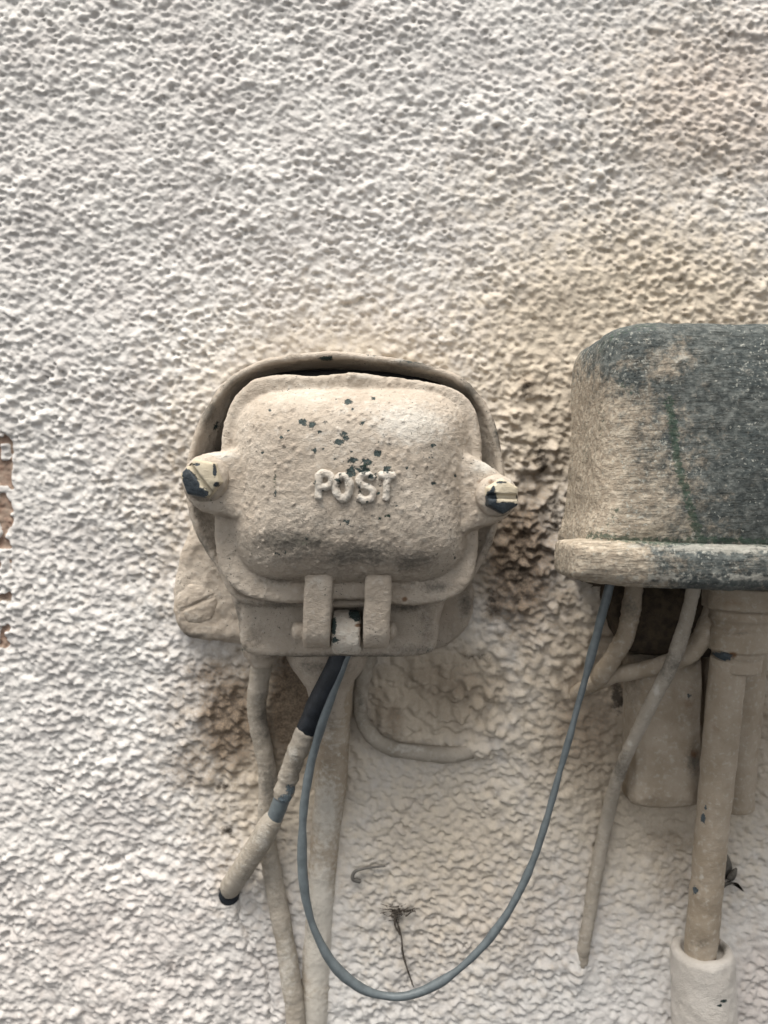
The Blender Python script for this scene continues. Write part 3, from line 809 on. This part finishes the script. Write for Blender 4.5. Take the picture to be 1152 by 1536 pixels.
# fittings under it
def pipe_v(pxa, pxb, h, wda, wdb, wob=.01):
    return ptube([(*pxa, h[0], wda), ((pxa[0] * 2 + pxb[0]) / 3, (pxa[1] * 2 + pxb[1]) / 3, h[0] * .67 + h[1] * .33, wda * .67 + wdb * .33),
                  ((pxa[0] + pxb[0] * 2) / 3, (pxa[1] + pxb[1] * 2) / 3, h[0] * .33 + h[1] * .67, wda * .33 + wdb * .67), (*pxb, h[1], wdb)], n=120, seg=40, wob=wob, cap=False)
finish('conduit_sleeve', bake([prism([(946, 1010), (946, 990), (958, 984), (1000, 982), (1045, 984), (1056, 990), (1057, 1010), (1056, 1100), (1055, 1195), (1052, 1208), (1040, 1214), (1000, 1217), (958, 1213), (948, 1206), (945, 1195), (946, 1100)], 10, -2, 13, 6)], .7, 8, ((10, .8), (1.5, .25))), M_PIPE, None,
       {'dirt': [(950, 1010, 20, 60, .4), (1040, 1140, 16, 30, .6), (1000, 990, 60, 12, .5)], 'rust': [(1035, 1060, 40, 120, .4), (1040, 1130, 14, 14, .7)], 'chip': [(1034, 1045, 5, 8, .7)]},
       label='wide beige conduit sleeve cut off level below the weathered box', cat='conduit')
finish('conduit_sleeve', bake([pipe_v((1100, 930), (1098, 1212), (4, 2), 100, 60)], .7, 2, ((8, .6), (1.5, .2))), M_PIPE, None,
       {'dirt': [(1110, 1020, 12, 30, .5)]}, label='beige conduit stub behind the jointed pipe under the weathered box', cat='conduit')
JP = thing('jointed_pipe', 'beige pipe with ringed gland leading down into the white sleeve', 'pipe', P(1052, 1425, 8))
finish('gland', bake([lathe(P(1110, 880, 27), (-.02, .02, -1), [(0, 12), (7, 12), (8, 9.5), (9.5, 9.5), (10.5, 10.3), (12, 9.2), (13.2, 9.0), (14, 9.9), (18, 10.1), (21, 10.1), (22, 8.4), (23, 8.4), (24, 7.6), (28.5, 7.4), (29.5, 6.0)])], .5, 2, ((4, .8),)), M_PIPE, JP,
       {'chip': [(1080, 985, 22, 9, 1.2)], 'rust': [(1100, 982, 10, 8, .9), (1090, 905, 50, 14, .5)], 'dirt': [(1110, 950, 40, 4, .4)]})
finish('pipe', bake([pipe_v((1093, 985), (1050, 1432), (27, 9), 52, 46, .02)], .5, 1, ((8, .7), (1.5, .25))), M_PIPE, JP,
       {'rust': [(1075, 1120, 30, 120, .35)], 'chip': [(1055, 1228, 5, 10, 1.0), (1058, 1212, 3, 6, .9), (1043, 1335, 5, 9, 1.0)], 'dirt': [(1050, 1415, 20, 14, .4)], 'pale': [(1050, 1260, 10, 20, .4), (1052, 1316, 6, 6, .8), (1040, 1400, 16, 40, .3)]})
slv = []
c0, c1 = P(1053, 1420, 7), P(1060, 1660, 5)
axv = (c1 - c0); LN = np.linalg.norm(axv) * 1e3
slv = lathe(c0, axv, [(3, 7.0), (0.4, 7.4), (0, 8.6), (.4, 10.2), (2, 11), (20, 11.2), (LN, 11.4), (LN, 6), (LN - 1, 5)], 60)
finish('pipe_sleeve', bake([slv], .6, 2, ((7, 1.0), (1.8, .3))), M_SLEEVE, None,
       {'dirt': [(1083, 1422, 10, 10, .7)], 'rust': [(1075, 1412, 8, 10, .8)], 'chip': [(1086, 1502, 7, 4, 1.0), (1080, 1508, 5, 3, .9)]},
       label='white painted pipe sleeve holding the foot of the jointed pipe', cat='pipe')

# cables under the weathered box
finish('painted_cable', bake([ptube([(1042, 870, 33, 20), (1036, 905, 32, 20), (1020, 960, 30, 21), (1003, 1005, 28, 21), (975, 1060, 24.5, 20), (945, 1120, 17, 19), (925, 1170, 9, 19), (910, 1230, 3.0, 20), (898, 1290, 1.6, 20), (886, 1360, 1.2, 19), (876, 1420, 0.6, 19), (866, 1475, -4, 19)], n=360, wob=.02)], None, 0, ((9, .7), (1.4, .5), (.8, .3))), M_CABLE, None,
       {'dirt': [(1010, 1000, 30, 60, .4), (930, 1150, 20, 30, .4)], 'pale': [(985, 1035, 8, 14, .8), (945, 1115, 6, 10, .7), (895, 1300, 10, 60, .3)]}, label='long thin painted cable slanting from the weathered box down onto the wall', cat='cable')
finish('painted_cable', bake([ptube([(1082, 870, 20, 30), (1074, 905, 19, 30), (1058, 945, 24, 29), (1040, 975, 24, 28), (1005, 994, 21, 25), (960, 1006, 16, 24), (920, 1014, 12, 24), (880, 1030, 4, 24), (858, 1045, -1, 18)], n=200, wob=.03)], None, 0, ((8, 1.0), (1.4, .45))), M_PIPE, None,
       None, label='short bent cable crossing behind the slanting cable under the weathered box', cat='cable')
finish('painted_cable', bake([ptube([(952, 870, 18, 28), (948, 910, 18, 28), (938, 955, 17, 27), (920, 985, 15, 27), (902, 1012, 13, 28), (897, 1020, 11, 24)], n=160, wob=.03)], None, 0, ((8, .9), (1.4, .5))), M_PIPE, None,
       {'dirt': [(945, 910, 20, 30, .5)]}, label='stub of painted cable beside the hanging loop under the weathered box', cat='cable')

# ------------------------------------------------------------------ small scraps caught on the wall
g = []
r2 = np.random.default_rng(3)
for k in range(34):
    a = r2.uniform(0, 6.28); L_ = r2.uniform(8, 26)
    x, y = 596 + r2.normal(0, 5), 1368 + r2.normal(0, 4)
    dx, dy = math.cos(a) * L_ * 1.2, math.sin(a) * L_ * .45
    g.append(ptube([(x, y, 2, 2.2), (x + dx * .5 + r2.normal(0, 3), y + dy * .5 + r2.normal(0, 3), 3.2, 1.2), (x + dx, y + dy, 1.8, .6)], n=8, seg=5))
g.append(ptube([(597, 1366, 2.5, 4), (592, 1385, 2.5, 3), (600, 1402, 2.4, 2)], n=12, seg=8))
g.append(ptube([(594, 1378, 2, 3.5), (602, 1405, 2.5, 2.6), (604, 1428, 2.5, 3.6), (610, 1450, 2.4, 3), (620, 1480, 2, 2)], n=24, seg=6))
finish('lint_tuft', bake(g, None, 0, ((1.5, .6),)), M_LINT, label='dark tuft of lint and web hanging on the wall inside the cable loop', cat='lint')
finish('wire_scrap', bake([ptube([(540, 1322, 2.2, 7), (529, 1318, 3, 6), (533, 1307, 3.2, 5), (550, 1302, 2.6, 4), (578, 1299, 1.8, 3)], n=40, seg=8)]), M_WIRE, label='tiny hooked scrap of wire stuck to the wall inside the cable loop', cat='wire')
lf = []
for k, (x0, y0, x1, y1, x2, y2) in enumerate([(1079, 1330, 1094, 1300, 1083, 1265), (1080, 1332, 1098, 1322, 1114, 1336), (1076, 1310, 1092, 1318, 1103, 1300)]):
    cpt = catmull([(x0, y0), (x1, y1), (x2, y2)], 12)
    lp_, rp_ = [], []
    for i, (x, y) in enumerate(cpt):
        wd = 5.5 * math.sin(math.pi * (i + .6) / 12.4); lp_.append((x - wd, y - wd * .3)); rp_.append((x + wd, y + wd * .3))
    ol = np.array([P(a, b, 3)[[0, 2]] for a, b in lp_ + rp_[::-1]])
    lf.append(loft([at(ol, 2.2 + k * .8), at(ol, 2.7 + k * .8)]))
finish('dead_leaf', bake(lf, None, 0, ((4, 1.5),)), M_LEAF, label='curled dead leaf caught beside the jointed pipe', cat='leaf')
